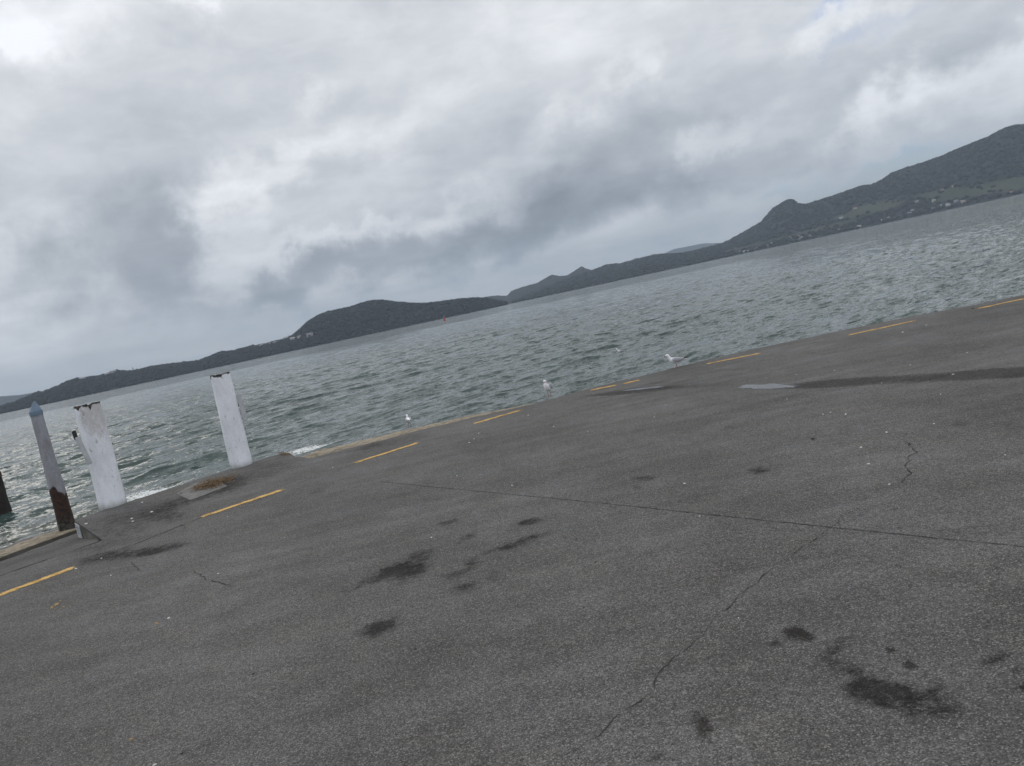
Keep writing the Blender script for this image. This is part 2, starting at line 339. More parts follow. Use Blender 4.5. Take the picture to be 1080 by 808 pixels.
# pale concrete slab let into the yard by the seaweed
sl = [g2(186, 521), g2(201, 528), g2(240, 513), g2(228, 507), g2(205, 510)]
slb = [(x, y, .008) for x, y in sl]
tag(mesh('concrete_slab', slb + [(x, y, -.01) for x, y, z in slb], [tuple(range(5))] + [(i, (i + 1) % 5, 5 + (i + 1) % 5, 5 + i) for i in range(5)], M_SLAB), kind='structure')

# cracks and slab joints
M_CRACK = simple('crack_dark', (.018, .017, .016), .95, .3, 30, 0)  # dark colour of the crack and joint ribbons
cracks = [([(400, 508), (440, 512), (500, 518), (570, 524.5), (640, 531.5), (735, 541.5), (810, 549.5), (878, 556.5), (940, 563), (1000, 569), (1090, 578), (1300, 600)], .0085, .25),
          ([(905, 533), (893, 543), (878, 557), (860, 567), (842, 581), (828, 590), (812, 601), (800, 612), (783, 627), (770, 640), (757, 651), (745, 662), (736, 672), (727, 681), (717, 693), (709, 699), (702, 705), (697, 713), (686, 731), (672, 740), (660, 750), (648, 760), (637, 771), (620, 783), (606, 792), (590, 800), (572, 811)], .0045, 1.1),
          ([(860, 567), (852, 571), (846, 570)], .005, 1.3), ([(709, 699), (716, 704), (718, 712)], .003, 1.3), ([(800, 612), (793, 611), (787, 616)], .004, 1.3), ([(930, 515), (918, 524), (905, 533)], .005, 1.2), ([(640, 531.5), (652, 537), (660, 545)], .004, 1.3), ([(1000, 569), (1012, 561), (1018, 552)], .005, 1.3),
          ([(953, 463), (959, 470), (966, 477), (957, 484), (956, 491), (961, 499), (954, 506), (945, 511), (930, 515)], .009, 1.2),
          ([(201, 601), (209, 606), (220, 612), (233, 616), (245, 620)], .008, 1), ([(137, 592), (143, 598), (150, 604)], .008, 1),
          ([(60, 606), (97, 592), (150, 571), (212, 546)], .022, .4), ([(300, 515), (340, 501), (374, 489)], .012, .4), ([(800, 676), (788, 683), (780, 688)], .004, 1),
          ([(304, 735), (306, 726), (308, 718)], .003, 1), ([(187, 552), (199, 558)], .01, 1), ([(500, 700), (488, 708), (476, 720)], .002, 1)]
cv, cf = [], []
for pts, wid, jit in cracks:
    P_ = []
    for i in range(len(pts) - 1):
        a, b = G(*pts[i])[:2], G(*pts[i + 1])[:2]; n_ = max(2, int(np.linalg.norm(b - a) / .03))
        for k in range(n_): P_.append(a + (b - a) * k / n_)
    P_.append(G(*pts[-1])[:2]); n_ = len(P_)
    for i, q in enumerate(P_):
        t_ = P_[min(i + 1, n_ - 1)] - P_[max(i - 1, 0)]; t_ = t_ / (np.linalg.norm(t_) + 1e-9); nn_ = np.array([-t_[1], t_[0]])
        j = mn.noise(Vector((q[0] * 9, q[1] * 9, 0))) * .03 * jit + mn.noise(Vector((q[0] * 40, q[1] * 40, 3))) * .012 * jit
        q = q + nn_ * j; end = min(1, i / 6, (n_ - 1 - i) / 6) if jit >= 1 else 1
        wv = wid * .5 * max(.06, end) * max(.28 if jit >= 1 else .35, .72 + (2.2 if jit >= 1 else 1.0) * mn.noise(Vector((q[0] * 14, q[1] * 14, 9))))
        cv += [(*(q + nn_ * wv), .0035), (*(q - nn_ * wv), .0035)]
    b0 = len(cv) - 2 * n_; cf += [(b0 + 2 * i, b0 + 2 * i + 1, b0 + 2 * i + 3, b0 + 2 * i + 2) for i in range(n_ - 1)]
tag(mesh('pavement_cracks', cv, cf, M_CRACK), kind='structure')

# dark strip of uneven width over the joint along the ramp kerb
M_JOINT = simple('joint_dark', (.016, .014, .010), .95, .5, 12, .5)
jr = []
for s in np.arange(-4, 2.2, .03):
    wv = .035 + .07 * max(0, mn.noise(Vector((s * 2.3, 1, 0)))) + .03 * mn.noise(Vector((s * 11, 1, 0)))
    if 0.05 < s < .75: wv += .05
    jr.append((kp(s, -.03 - wv, -.352), kp(s, .0, -.315), kp(s, .03 + wv * .6, -.322)))
jv = [p_ for r in jr for p_ in r]
tag(mesh('joint_strip', jv, [(3 * i + k, 3 * i + k + 1, 3 * i + k + 4, 3 * i + k + 3) for i in range(len(jr) - 1) for k in (0, 1)], M_JOINT), kind='stuff')

# ------------------------------------------------------------------ yellow edge line
def paint(name):
    m_, t, p, o = mat(name); P = pos(t)
    n = t.noise(P, 55, 6, .72); n2_ = t.noise(P, 7, 5, .6)
    col = t.mix(t.ramp(n2_, .35, .65), (.50, .29, .055), (.60, .37, .10)); col = t.v('SCALE', col, scale=t.ramp(t.noise(P, 180, 3, .7), .3, .7, .75, 1.2, False))
    t.put(p.inputs['Base Color'], col); p.inputs['Roughness'].default_value = .75
    at = t.node('ShaderNodeAttribute', attribute_name='edge').outputs['Fac']
    msk = t.ramp(t.m('ADD', t.m('ADD', t.m('MULTIPLY', n, .75), t.m('MULTIPLY', n2_, .55)), t.m('MULTIPLY', at, .16)), .63, .80, 0, .93)
    tr = t.node('ShaderNodeBsdfTransparent'); mx = t.node('ShaderNodeMixShader', {0: msk, 1: tr.outputs[0], 2: p.outputs[0]}); t.put(o.inputs[0], mx.outputs[0])
    return m_
M_YEL = paint('worn_yellow_paint')
dash = [((-6, 630), (80, 598), 'worn yellow dash painted by the boat ramp, leftmost of the edge line', .13), ((212, 545.5), (300, 516), 'bold yellow dash painted just behind the dry seaweed and slab', .135),
        ((374, 488.5), (443, 466.5), 'yellow dash between the concrete kerb end and the smallest gull', .12), ((498, 447.5), (550, 432.5), 'yellow dash just left of the gull standing on the bend', .12),
        ((622, 412), (651, 406), 'faded short yellow dash just right of the gull on the bend', .12), ((657, 405), (675, 401), 'short faded end piece of yellow dash midway between the two larger gulls', .12),
        ((745, 384), (803, 372.5), 'yellow dash just right of the side-on gull, above the puddle', .11), ((893, 354), (965, 338.5), 'long yellow dash on the far right edge, second from the frame', .11),
        ((1030, 326), (1082, 314.8), 'yellow dash cut by the right edge of the photo', .11)]
for a, b, lab, wd_ in dash:
    a, b = G(*a)[:2], G(*b)[:2]; t_ = (b - a) / np.linalg.norm(b - a); n_ = np.array([-t_[1], t_[0]]); N_ = 14
    vs = []; ev = []
    for i in range(N_ + 1):
        q = a + (b - a) * i / N_
        for s in (-1, -.5, .5, 1):
            jj = mn.noise(Vector((q[0] * 6, q[1] * 6, s))) * .008
            vs.append((*(q + n_ * (wd_ * 1.2 / 2 * s + jj)), .004)); ev.append(0 if (abs(s) == 1 or i in (0, N_)) else 1)
    o = mesh('painted_dash', vs, [(4 * i + k, 4 * i + k + 1, 4 * i + k + 5, 4 * i + k + 4) for i in range(N_) for k in range(3)], M_YEL)
    attr(o, 'edge', ev); tag(o, lab, 'road marking', 'yellow dashes along the waterside edge')

# ------------------------------------------------------------------ puddle
m_, t, p, o_ = mat('puddle_water'); P = pos(t)
p.inputs['Base Color'].default_value = (.05, .048, .045, 1); p.inputs['Roughness'].default_value = .05; p.inputs['IOR'].default_value = 1.33
t.put(p.inputs['Normal'], t.node('ShaderNodeBump', {'Strength': .15, 'Distance': .004, 'Height': t.noise(P, 14, 3)}).outputs[0])
def puddle(cx, cy, hx, hy, an, label):
    N_ = 70; vs = [(*G(cx, cy)[:2], .0045)]
    for i in range(N_):
        a = 2 * math.pi * i / N_; r = 1 + .55 * mn.noise(Vector((math.cos(a) * 2.1, math.sin(a) * 2.1, cx))) + .35 * mn.noise(Vector((math.cos(a) * 7, math.sin(a) * 7, cx)))
        u, v_ = hx * r * math.cos(a), hy * r * math.sin(a); ar = math.radians(an)
        vs.append((*G(cx + u * math.cos(ar) + v_ * math.sin(ar), cy - u * math.sin(ar) + v_ * math.cos(ar))[:2], .0045))
    o = mesh('puddle', vs, [(0, 1 + i, 1 + (i + 1) % N_) for i in range(N_)], m_); tag(o, label, 'puddle')
puddle(809, 408, 30, 2.6, 2, 'shallow pale puddle at the left end of the dark wet streak')
puddle(678, 410.2, 22, .9, 6, 'thin film of standing water near the bend of the edge line')

# ------------------------------------------------------------------ water
m_, t, p, o_ = mat('sea_water'); P = pos(t); gN = t.node('ShaderNodeNewGeometry').outputs['Normal']
ang = math.radians(36)   # crest direction
def aniso(along, across):
    u = t.v('DOT_PRODUCT', P, (math.cos(ang) * along, math.sin(ang) * along, 0), out=1)
    v_ = t.v('DOT_PRODUCT', P, (-math.sin(ang) * across, math.cos(ang) * across, 0), out=1)
    return t.node('ShaderNodeCombineXYZ', {0: u, 1: v_, 2: 0.0}).outputs[0]
acc = gN
lodA = t.node('ShaderNodeAttribute', attribute_name='lod').outputs['Fac']
for along, across, det, k, far in [(2.6, 7.5, 3, .36, 0), (9, 19, 2, .34, 0), (1.3, 4.2, 4, 1.0, 1), (.3, 1.0, 3, .18, 1), (.02, .09, 4, .12, 1)]:
    n = t.v('SUBTRACT', t.noise(aniso(along, across), 1.0, det, .6, out=1), (.5, .5, .5))
    n = t.v('MULTIPLY', n, (1.0 * k * 2, 1.35 * k * 2, 0))
    if far: n = t.v('SCALE', n, scale=lodA)
    acc = t.v('ADD', acc, n)
t.put(p.inputs['Normal'], t.v('NORMALIZE', acc))
sh = t.node('ShaderNodeAttribute', attribute_name='shallow').outputs['Fac']; fo = t.node('ShaderNodeAttribute', attribute_name='foam').outputs['Fac']
deep = t.mix(t.ramp(t.noise(P, .12, 4), .35, .65), (.036, .058, .053), (.048, .073, .066))
col = t.mix(t.m('MULTIPLY', sh, .6), deep, (.105, .10, .075))
vo = t.node('ShaderNodeTexVoronoi', {'Scale': 9.0, 'Vector': t.v('ADD', P, t.v('SCALE', t.noise(P, 3, 4, .6, out=1), scale=.6))}, feature='DISTANCE_TO_EDGE')
lace = t.ramp(vo.outputs[0], .0, .16, .25, -.08)
fm = t.m('ADD', fo, t.m('MULTIPLY', t.m('SUBTRACT', t.noise(P, 16, 6, .75), .5), 1.3)); fm = t.m('ADD', fm, lace); fm = t.ramp(t.m('MULTIPLY', fm, t.ramp(fo, .02, .25)), .42, .85, 0, .95)
t.put(p.inputs['Base Color'], t.mix(fm, col, (.72, .74, .73)))
t.put(p.inputs['Roughness'], t.ramp(fm, 0, 1, .07, .7)); p.inputs['IOR'].default_value = 1.33
M_SEA = m_

rr = [6.5]
while rr[-1] < 15000:
    rr.append(rr[-1] * (1 + (.0026 if rr[-1] < 260 else (.006 if rr[-1] < 700 else .02)) * (1 if rr[-1] > 11.5 else 2)))
rr = np.array(rr); azs = np.radians(np.concatenate([np.linspace(-100, -41, 90), np.linspace(-40.9, 41, 1080), np.linspace(41.4, 100, 90)]))
Rg, Ag = np.meshgrid(rr, azs, indexing='ij')
X = Rg * np.sin(Ag); Y = Rg * np.cos(Ag); Z = np.zeros_like(X); DX = np.zeros_like(X); DY = np.zeros_like(X)
dr = np.gradient(rr)[:, None]
nw = 120; lam = np.exp(rs.uniform(math.log(.2), math.log(3.8), nw)); main = math.atan2(-math.cos(ang), math.sin(ang))
tot2 = 0; missing = np.zeros_like(rr)[:, None]
nearmask = rr < 500; nn_ = nearmask.sum()
ratio = rr[1:] / rr[:-1]
gust = .78 + .5 * fbm(X[:nn_] * .06 + 3, Y[:nn_] * .05 + 9, 3)
for i in range(nw):
    th = main + rs.normal(0, .34 if lam[i] < 1.2 else .2); k = 2 * math.pi / lam[i]; steep = .034 if lam[i] < .9 else (.024 if lam[i] < 1.7 else .013)
    a = steep / k; fade = np.clip((lam[i] / (dr * 3.2)) - 1, 0, 1)[:nn_]; missing = missing + (1 - np.pad(fade, ((0, len(rr) - nn_), (0, 0)))) * steep ** 2; tot2 += steep ** 2
    use = int((fade[:, 0] > 0).sum())
    if use == 0: continue
    ph = k * (X[:use] * math.cos(th) + Y[:use] * math.sin(th)) + rs.uniform(0, 6.28)
    c_, s_ = np.cos(ph), np.sin(ph); am = a * fade[:use] * gust[:use]
    Z[:use] += am * c_; DX[:use] -= .9 * am * s_ * math.cos(th); DY[:use] -= .9 * am * s_ * math.sin(th)
# a few longer, sharper crests rolling in near the wall
for (lam_, st_, th_) in [(2.2, .10, main + .05), (3.4, .04, main - .12), (1.4, .09, main + .18)]:
    k = 2 * math.pi / lam_; fade = np.clip((lam_ / (dr * 4)) - 1, 0, 1)[:nn_]
    wob = 2.2 * fbm(X[:nn_] * .22, Y[:nn_] * .22, 3); env = np.clip((fbm(X[:nn_] * .16 + lam_ * 7, Y[:nn_] * .20, 3) - .38) * 4.5, 0, 1.5) * np.clip(1.3 - Rg[:nn_] / 120, .4, 1)
    ph = k * (X[:nn_] * math.cos(th_) + Y[:nn_] * math.sin(th_)) + wob * 3
    a = st_ / k * env * fade; Z[:nn_] += a * (np.cos(ph) + .25 * np.cos(2 * ph)); DX[:nn_] -= a * np.sin(ph) * math.cos(th_); DY[:nn_] -= a * np.sin(ph) * math.sin(th_)
X += DX; Y += DY
lod = np.broadcast_to(np.sqrt(np.clip(missing / tot2, 0, 1)), X.shape)
# distance to the shoreline
seg = np.array([(x, y) for x, y in edge if -60 < x < 60][::2]); kk = np.array([kp(s, 2.15)[:2] for s in np.arange(-26, 2.6, .3)])
def dist(Xq, Yq, pts):
    d = np.full(Xq.shape, 1e9)
    for q in pts: d = np.minimum(d, (Xq - q[0]) ** 2 + (Yq - q[1]) ** 2)
    return np.sqrt(d)
sub = int((rr < 30).sum()); dsh = np.full(X.shape, 99.); dk_ = np.full(X.shape, 99.)
dsh[:sub] = dist(X[:sub], Y[:sub], seg[::3]); dk_[:sub] = dist(X[:sub], Y[:sub], kk)
fn = fbm(X * .9 + 5, Y * .9, 4)
foam = np.clip(1 - dk_ / 1.5, 0, 1) * .62 + np.clip(1 - dk_ / .45, 0, 1) * .35
foam += np.clip(1 - dsh / .35, 0, 1) * .34 * (X < 1)
def fstreak(pa, pb, wid_, am):
    a_, b_ = G(*pa, WL)[:2], G(*pb, WL)[:2]; d_ = b_ - a_; L_ = np.linalg.norm(d_); d_ /= L_; m__ = (a_ + b_) / 2
    u_ = ((X - m__[0]) * d_[0] + (Y - m__[1]) * d_[1]) / (L_ / 2); v_ = (-(X - m__[0]) * d_[1] + (Y - m__[1]) * d_[0]) / wid_
    return am * np.exp(-u_ ** 2 - (v_ + .5 * (fn - .5)) ** 2)
foam += fstreak((306, 480), (378, 460), .34, .72) + fstreak((120, 531), (218, 505), .5, .7) + fstreak((300, 478), (325, 474), .7, .5) + fstreak((130, 545), (150, 520), .6, .3)
shallow = np.clip(1 - dk_ / 4, 0, 1) + .5 * np.clip(1 - dsh / 3.0, 0, 1)
Zc = Z * np.clip(np.minimum(dk_, 99) / 1.2, .25, 1)
sea = mesh('sea_water', np.stack([X, Y, Zc + WL], -1).reshape(-1, 3), grid_faces(len(rr), len(azs))[:, ::-1], M_SEA, smooth=True)
attr(sea, 'lod', lod); attr(sea, 'foam', foam); attr(sea, 'shallow', np.clip(shallow, 0, 1)); tag(sea, kind='structure')

# ------------------------------------------------------------------ hills
def hillmat(name, forest=(.016, .018, .020), fields=None, sc=.012):
    m_, t, p, o = mat(name); P = pos(t)
    n = t.noise(P, sc, 7, .62); n2_ = t.noise(P, .09, 5, .7)
    col = t.mix(t.ramp(n, .38, .62), forest, tuple(c * 1.35 for c in forest)); col = t.v('SCALE', col, scale=t.ramp(n2_, .3, .7, .75, 1.25, False))
    at = t.node('ShaderNodeAttribute', attribute_name='field').outputs['Fac']
    f = t.ramp(t.m('ADD', at, t.m('MULTIPLY', t.m('SUBTRACT', t.noise(P, .02, 6, .7), .5), .7)), .42, .52)
    g = t.mix(t.ramp(t.noise(P, .006, 5, .6), .4, .6), (.040, .051, .034), (.058, .066, .046))
    t.put(p.inputs['Base Color'], t.mix(f, col, g)); p.inputs['Roughness'].default_value = 1.0; p.inputs['Specular IOR Level'].default_value = .1
    return m_
HM = hillmat('hill_bush'); 
def rng(name, prof, d0, d1, d2, fieldf=None, seed=0, canopy=0, crad=6, jag=1.0, step=.05):
    pr = sorted([azel(*q) for q in prof]); pa = np.array([q[0] for q in pr]); pe = np.array([q[1] for q in pr])
    a = np.arange(pa[0], pa[-1], step); e = np.interp(a, pa, pe); e = np.convolve(np.pad(e, 1, 'edge'), np.ones(3) / 3, 'valid')
    shore = d0 * (1 + .05 * (fbm(a * .5 + seed, a * 0 + seed, 3) - .5)); ridge = d1 * (1 + .08 * (fbm(a * .3 + seed * 3, a * 0 + 2, 3) - .5)); back = ridge + (d2 - d1)
    hr = H + ridge * np.tan(np.radians(np.maximum(e, .02))) / 1.0
    T = np.concatenate([np.linspace(0, 1, 44), np.linspace(1.05, 2, 12)])
    Dm = np.where(T[:, None] <= 1, shore + (ridge - shore) * T[:, None], ridge + (back - ridge) * (T[:, None] - 1))
    A_ = np.broadcast_to(np.radians(a), Dm.shape)
    xs, ys = Dm * np.sin(A_), Dm * np.cos(A_)
    prf = np.where(T <= 1, np.sin(np.clip(T, 0, 1) * math.pi / 2) ** 1.15, np.cos(np.clip(T - 1, 0, 1) * math.pi / 2))[:, None]
    gul = fbm(xs * .0032 + seed, ys * .0032, 5, .55) - .5; gul2 = fbm(xs * .012 + seed, ys * .012, 3) - .5
    damp = np.clip(np.abs(T - 1) * 2.5, 0, 1)[:, None] * np.clip(T * 6, 0, 1)[:, None]
    z = (hr - WL + 1) * (prf + (gul * .55 + gul2 * .12) * damp * (prf + .15)) * 1.0
    z = z + WL - 1.0
    bump = (fbm(xs * .07 + 3, ys * .07, 3, .6) - .35) * crad * .9 * jag; z = z + bump * np.clip(T * 8, 0, 1)[:, None]
    # never let the slope rise above the surveyed skyline
    elmax = np.tan(np.radians(np.maximum(e, .02))) * Dm + H + 3; z = np.minimum(z, np.where(T[:, None] < 1, elmax, z)); z[0] = WL - 3
    fld = np.zeros_like(z) if fieldf is None else fieldf(np.degrees(A_), np.degrees(np.arctan2(z - H, Dm)), z)
    o = mesh(name, np.stack([xs, ys, z], -1).reshape(-1, 3), grid_faces(len(T), len(a))[:, ::-1], HM, smooth=True)
    attr(o, 'field', fld); tag(o, kind='structure')
    def sample(azd, tt):
        j = (azd - a[0]) / step; i = np.interp(tt, T, np.arange(len(T)))
        j0 = int(np.clip(j, 0, len(a) - 2)); i0 = int(np.clip(i, 0, len(T) - 2)); fj, fi = j - j0, i - i0
        g = lambda Q: (Q[i0, j0] * (1 - fj) + Q[i0, j0 + 1] * fj) * (1 - fi) + (Q[i0 + 1, j0] * (1 - fj) + Q[i0 + 1, j0 + 1] * fj) * fi
        return g(xs), g(ys), g(z), g(fld)
    return sample, a
profA = [(-90, 446), (-40, 440), (0, 431), (18, 425), (40, 416), (53, 413), (77, 402), (92, 400), (106, 398), (123, 393), (141, 393.5), (158, 389), (176, 386), (211, 382), (232, 373), (245, 372), (260, 368), (281, 364), (300, 359),
         (311, 354), (324, 342), (336, 334.5), (348, 330), (367, 327), (382, 322), (393, 319), (406, 319), (418, 321), (440, 322.5), (459, 321), (488, 317), (505, 316.5), (514, 317), (524, 319), (536, 320)]
profZ = [(-260, 470), (-150, 440), (-60, 424), (0, 418.5), (21, 417), (38, 414), (52, 413), (75, 415), (95, 414)]
profC = [(470, 333), (480, 317.6), (498, 316), (512.6, 313.5), (524, 312), (535, 312.6), (539, 307.5), (551, 303), (566, 299), (582, 290), (590, 291.5), (598.5, 291), (606, 286), (613, 281.2), (620, 284), (627, 286.5), (650, 290), (690, 284)]
profD = [(540, 321), (550, 315.5), (560, 311), (570, 306), (587, 299), (604, 293), (628, 286), (640, 281), (655, 280), (670, 275.5), (692, 270.5), (720, 269), (738, 265), (764, 258), (781, 249), (803, 236.5), (815.6, 222), (824, 216.5), (830, 213.5), (833, 212), (837, 213.5), (841, 216.5),
         (850, 218), (861, 214.5), (872, 211), (887, 206), (904, 200), (911, 197.5), (919.5, 197), (930, 192), (941.5, 184.5), (960, 178), (985.6, 170), (1007.6, 161), (1023, 154.6), (1042, 147), (1061, 137), (1072, 134.5), (1080, 134), (1110, 133), (1150, 142), (1230, 150), (1400, 130)]
profE = [(640, 300), (680, 275), (693, 270.5), (711, 263), (726, 260), (741, 257), (764, 256.3), (790, 258), (830, 262)]
def fieldD(A_, E_, z):
    f = np.zeros_like(A_)
    for (x, y, ra, re, am) in [(925, 217.5, 1.5, .30, 1.0), (905, 225.5, 1.9, .24, .8), (988, 203.5, 1.3, .2, .9), (1045, 197, 2.2, .35, .9), (1075, 196, 1.5, .35, .6), (1008, 207.5, 2.4, .16, .6), (880, 238, 1.8, .12, .8), (800, 258, 2.0, .2, .42), (840, 247, 2.0, .15, .45), (770, 264, 1.2, .15, .4)]:
        a0, e0 = azel(x, y); f += am * np.exp(-((A_ - a0) / ra) ** 2 - ((E_ - e0) / re) ** 2)
    return f
smpA, aA = rng('bush_hills', profA, 2150, 2700, 3300, lambda A_, E_, z: .20 * fbm(A_ * 1.5, E_ * 9, 3), seed=1, crad=9)
rng('far_left_hills', profZ, 6000, 6900, 7800, seed=2, crad=10)
rng('peaked_hills', profC, 3600, 4300, 5200, seed=3, crad=10)
smpD, aD = rng('mountain', profD, 3000, 4300, 5600, fieldD, seed=4, crad=11, jag=1.3)
rng('distant_ridge', profE, 9500, 10500, 11500, seed=5, crad=10)

# forest canopy as scattered crowns
ico = bmesh.new(); bmesh.ops.create_icosphere(ico, subdivisions=1, radius=1); IV = np.array([v.co[:] for v in ico.verts]); IF = np.array([[v.index for v in f_.verts] for f_ in ico.faces]); ico.free()
def crown_mat():
    m_, t, p, o = mat('bush_crown'); P = pos(t); at = t.node('ShaderNodeAttribute', attribute_name='tone').outputs['Fac']
    col = t.mix(at, (.014, .016, .017), (.021, .024, .023)); t.put(p.inputs['Base Color'], t.v('SCALE', col, scale=t.ramp(t.noise(P, .4, 4, .7), .3, .7, .6, 1.4, False)))
    p.inputs['Roughness'].default_value = 1.0; p.inputs['Specular IOR Level'].default_value = .1; return m_
CM = crown_mat()
def forest(name, smp, a, n_, r0, r1, seed, t0=.02):
    q = np.random.RandomState(seed); vs, fs, tn = [], [], []
    for i in range(n_):
        az_ = q.uniform(a[2], a[-3]); tt = q.uniform(t0, 1.03) if q.rand() > .3 else q.uniform(.93, 1.03)
        x, y, z, f_ = smp(az_, tt)
        if f_ > .40 and q.rand() > .07: continue
        r = q.uniform(r0, r1); dv = IV * (r, r, r * q.uniform(.6, 1.05)) * (1 + .35 * (q.rand(len(IV), 1) - .5)); fs.append(IF + len(vs) * len(IV)); vs.append(dv + (x, y, z + r * .12)); tn.append(np.full(len(IV), q.rand()))
    o = mesh(name, np.concatenate(vs), np.concatenate(fs), CM); attr(o, 'tone', np.concatenate(tn)); tag(o, 'dark bush covering the hills across the water', None, kind='stuff'); o['category'] = 'forest'; return o
forest('forest', smpA, aA, 11000, 3.5, 7.5, 1); o = forest('forest', smpD, aD, 14000, 5, 11, 2); o['label'] = 'dark native bush on the big mountain and its foreshore'

# lone conifer on the left ridge
az_, el_ = azel(141, 392); x, y, z, _f2 = smpA(az_, 1.0)
tr = empty('conifer_tree', (x, y, z)); tag(tr, 'tall dark conifer sticking up from the low ridge above the left mooring pile', 'tree')
bm = bmesh.new(); bmesh.ops.create_cone(bm, cap_ends=True, segments=8, radius1=1.0, radius2=.3, depth=14, matrix=Matrix.Translation((0, 0, 6))); frombm('trunk', bm, simple('far_bark', (.05, .04, .03)), tr)
bm = bmesh.new()
for k in range(9):
    zz = 3 + k * 1.6; rr_ = 3.6 * (1 - k / 11) * rnd.uniform(.8, 1.2)
    bmesh.ops.create_cone(bm, cap_ends=True, segments=9, radius1=rr_, radius2=.3, depth=2.6, matrix=Matrix.Translation((rnd.uniform(-.4, .4), 0, zz)) @ Matrix.Rotation(k, 4, 'Z'))
frombm('crown', bm, simple('far_needles', (.028, .036, .022)), tr)

# houses across the water
M_HW = [simple('pale_weatherboard', (.42, .41, .38), .8, .1, 1, 0), simple('grey_cladding', (.30, .30, .30), .8, .1, 1, 0), simple('cream_cladding', (.45, .40, .30), .8, .1, 1, 0)]
M_HR = [simple('grey_roof', (.16, .16, .17), .6, .1, 1, 0), simple('red_roof', (.20, .09, .07), .7, .1, 1, 0), simple('light_roof', (.30, .31, .32), .6, .1, 1, 0)]
def house(loc, rz, w_, d_, h_, mi, label, group, shadow=None):
    e = empty('house', loc, rz); tag(e, label, 'house', group)
    hw, hd = w_ / 2, d_ / 2
    mesh('wall', [(-hw, -hd, -4), (hw, -hd, -4), (hw, hd, -4), (-hw, hd, -4), (-hw, -hd, h_), (hw, -hd, h_), (hw, hd, h_), (-hw, hd, h_), (-hw, 0, h_ + d_ * .27), (hw, 0, h_ + d_ * .27)],
         [(0, 1, 5, 4), (2, 3, 7, 6), (1, 2, 6, 9, 5), (3, 0, 4, 8, 7)], M_HW[mi[0]], e)
    r = .6; hh = h_ + .1
    mesh('roof', [(-hw - r, -hd - r, hh - .3), (hw + r, -hd - r, hh - .3), (hw + r, 0, hh + d_ * .3), (-hw - r, 0, hh + d_ * .3), (hw + r, hd + r, hh - .3), (-hw - r, hd + r, hh - .3)], [(0, 1, 2, 3), (3, 2, 4, 5)], M_HR[mi[1]], e)
    return e
hrs = random.Random(5)
for i in range(36):
    px = hrs.choice([hrs.uniform(880, 1078), hrs.uniform(940, 1020), hrs.uniform(760, 880)]); a_, _e = azel(px, 300); a_ = azel(px, 436 - .2157 * px)[0]
    tt = hrs.uniform(.03, .09) if hrs.random() < .75 else hrs.uniform(.09, .3)
    x, y, z, f_ = smpD(a_, tt); wi, ri = hrs.choice([0, 0, 1, 2]), hrs.choice([0, 1, 2, 2])
    house((x, y, z), -math.radians(a_) + hrs.uniform(-.5, .5), hrs.uniform(8, 14), hrs.uniform(7, 9), hrs.uniform(3, 5), (wi, ri), '%s house with a %s roof %s' % (['white', 'grey', 'cream'][wi], ['dark', 'red', 'pale'][ri], 'by the water at the foot of the mountain' if tt < .07 else 'set back on the mountain foreshore'), 'houses along the mountain foreshore')
for i, (px, py, tt) in enumerate([(120, 394.5, .86), (114, 396, .8), (296, 357, .9), (302, 358, .8), (290, 361, .75), (283, 363, .8), (276, 366, .7), (88, 402, .8), (310, 362, .5), (318, 366, .4), (330, 366, .3)]):
    a_ = azel(px, py)[0]; x, y, z, f_ = smpA(a_, tt)
    house((x, y, z + 1.5), -math.radians(a_) + hrs.uniform(-.4, .4), hrs.uniform(10, 20), 9, 5, (hrs.choice([0, 1]), hrs.choice([0, 2])), ('pale house among the bush low on the steep dark hill at left centre' if px > 305 else 'pale house in the row at the foot of the steep dark hill' if px > 200 else 'pale house on the ridge near the lone conifer at left'), 'houses on the low left hill')

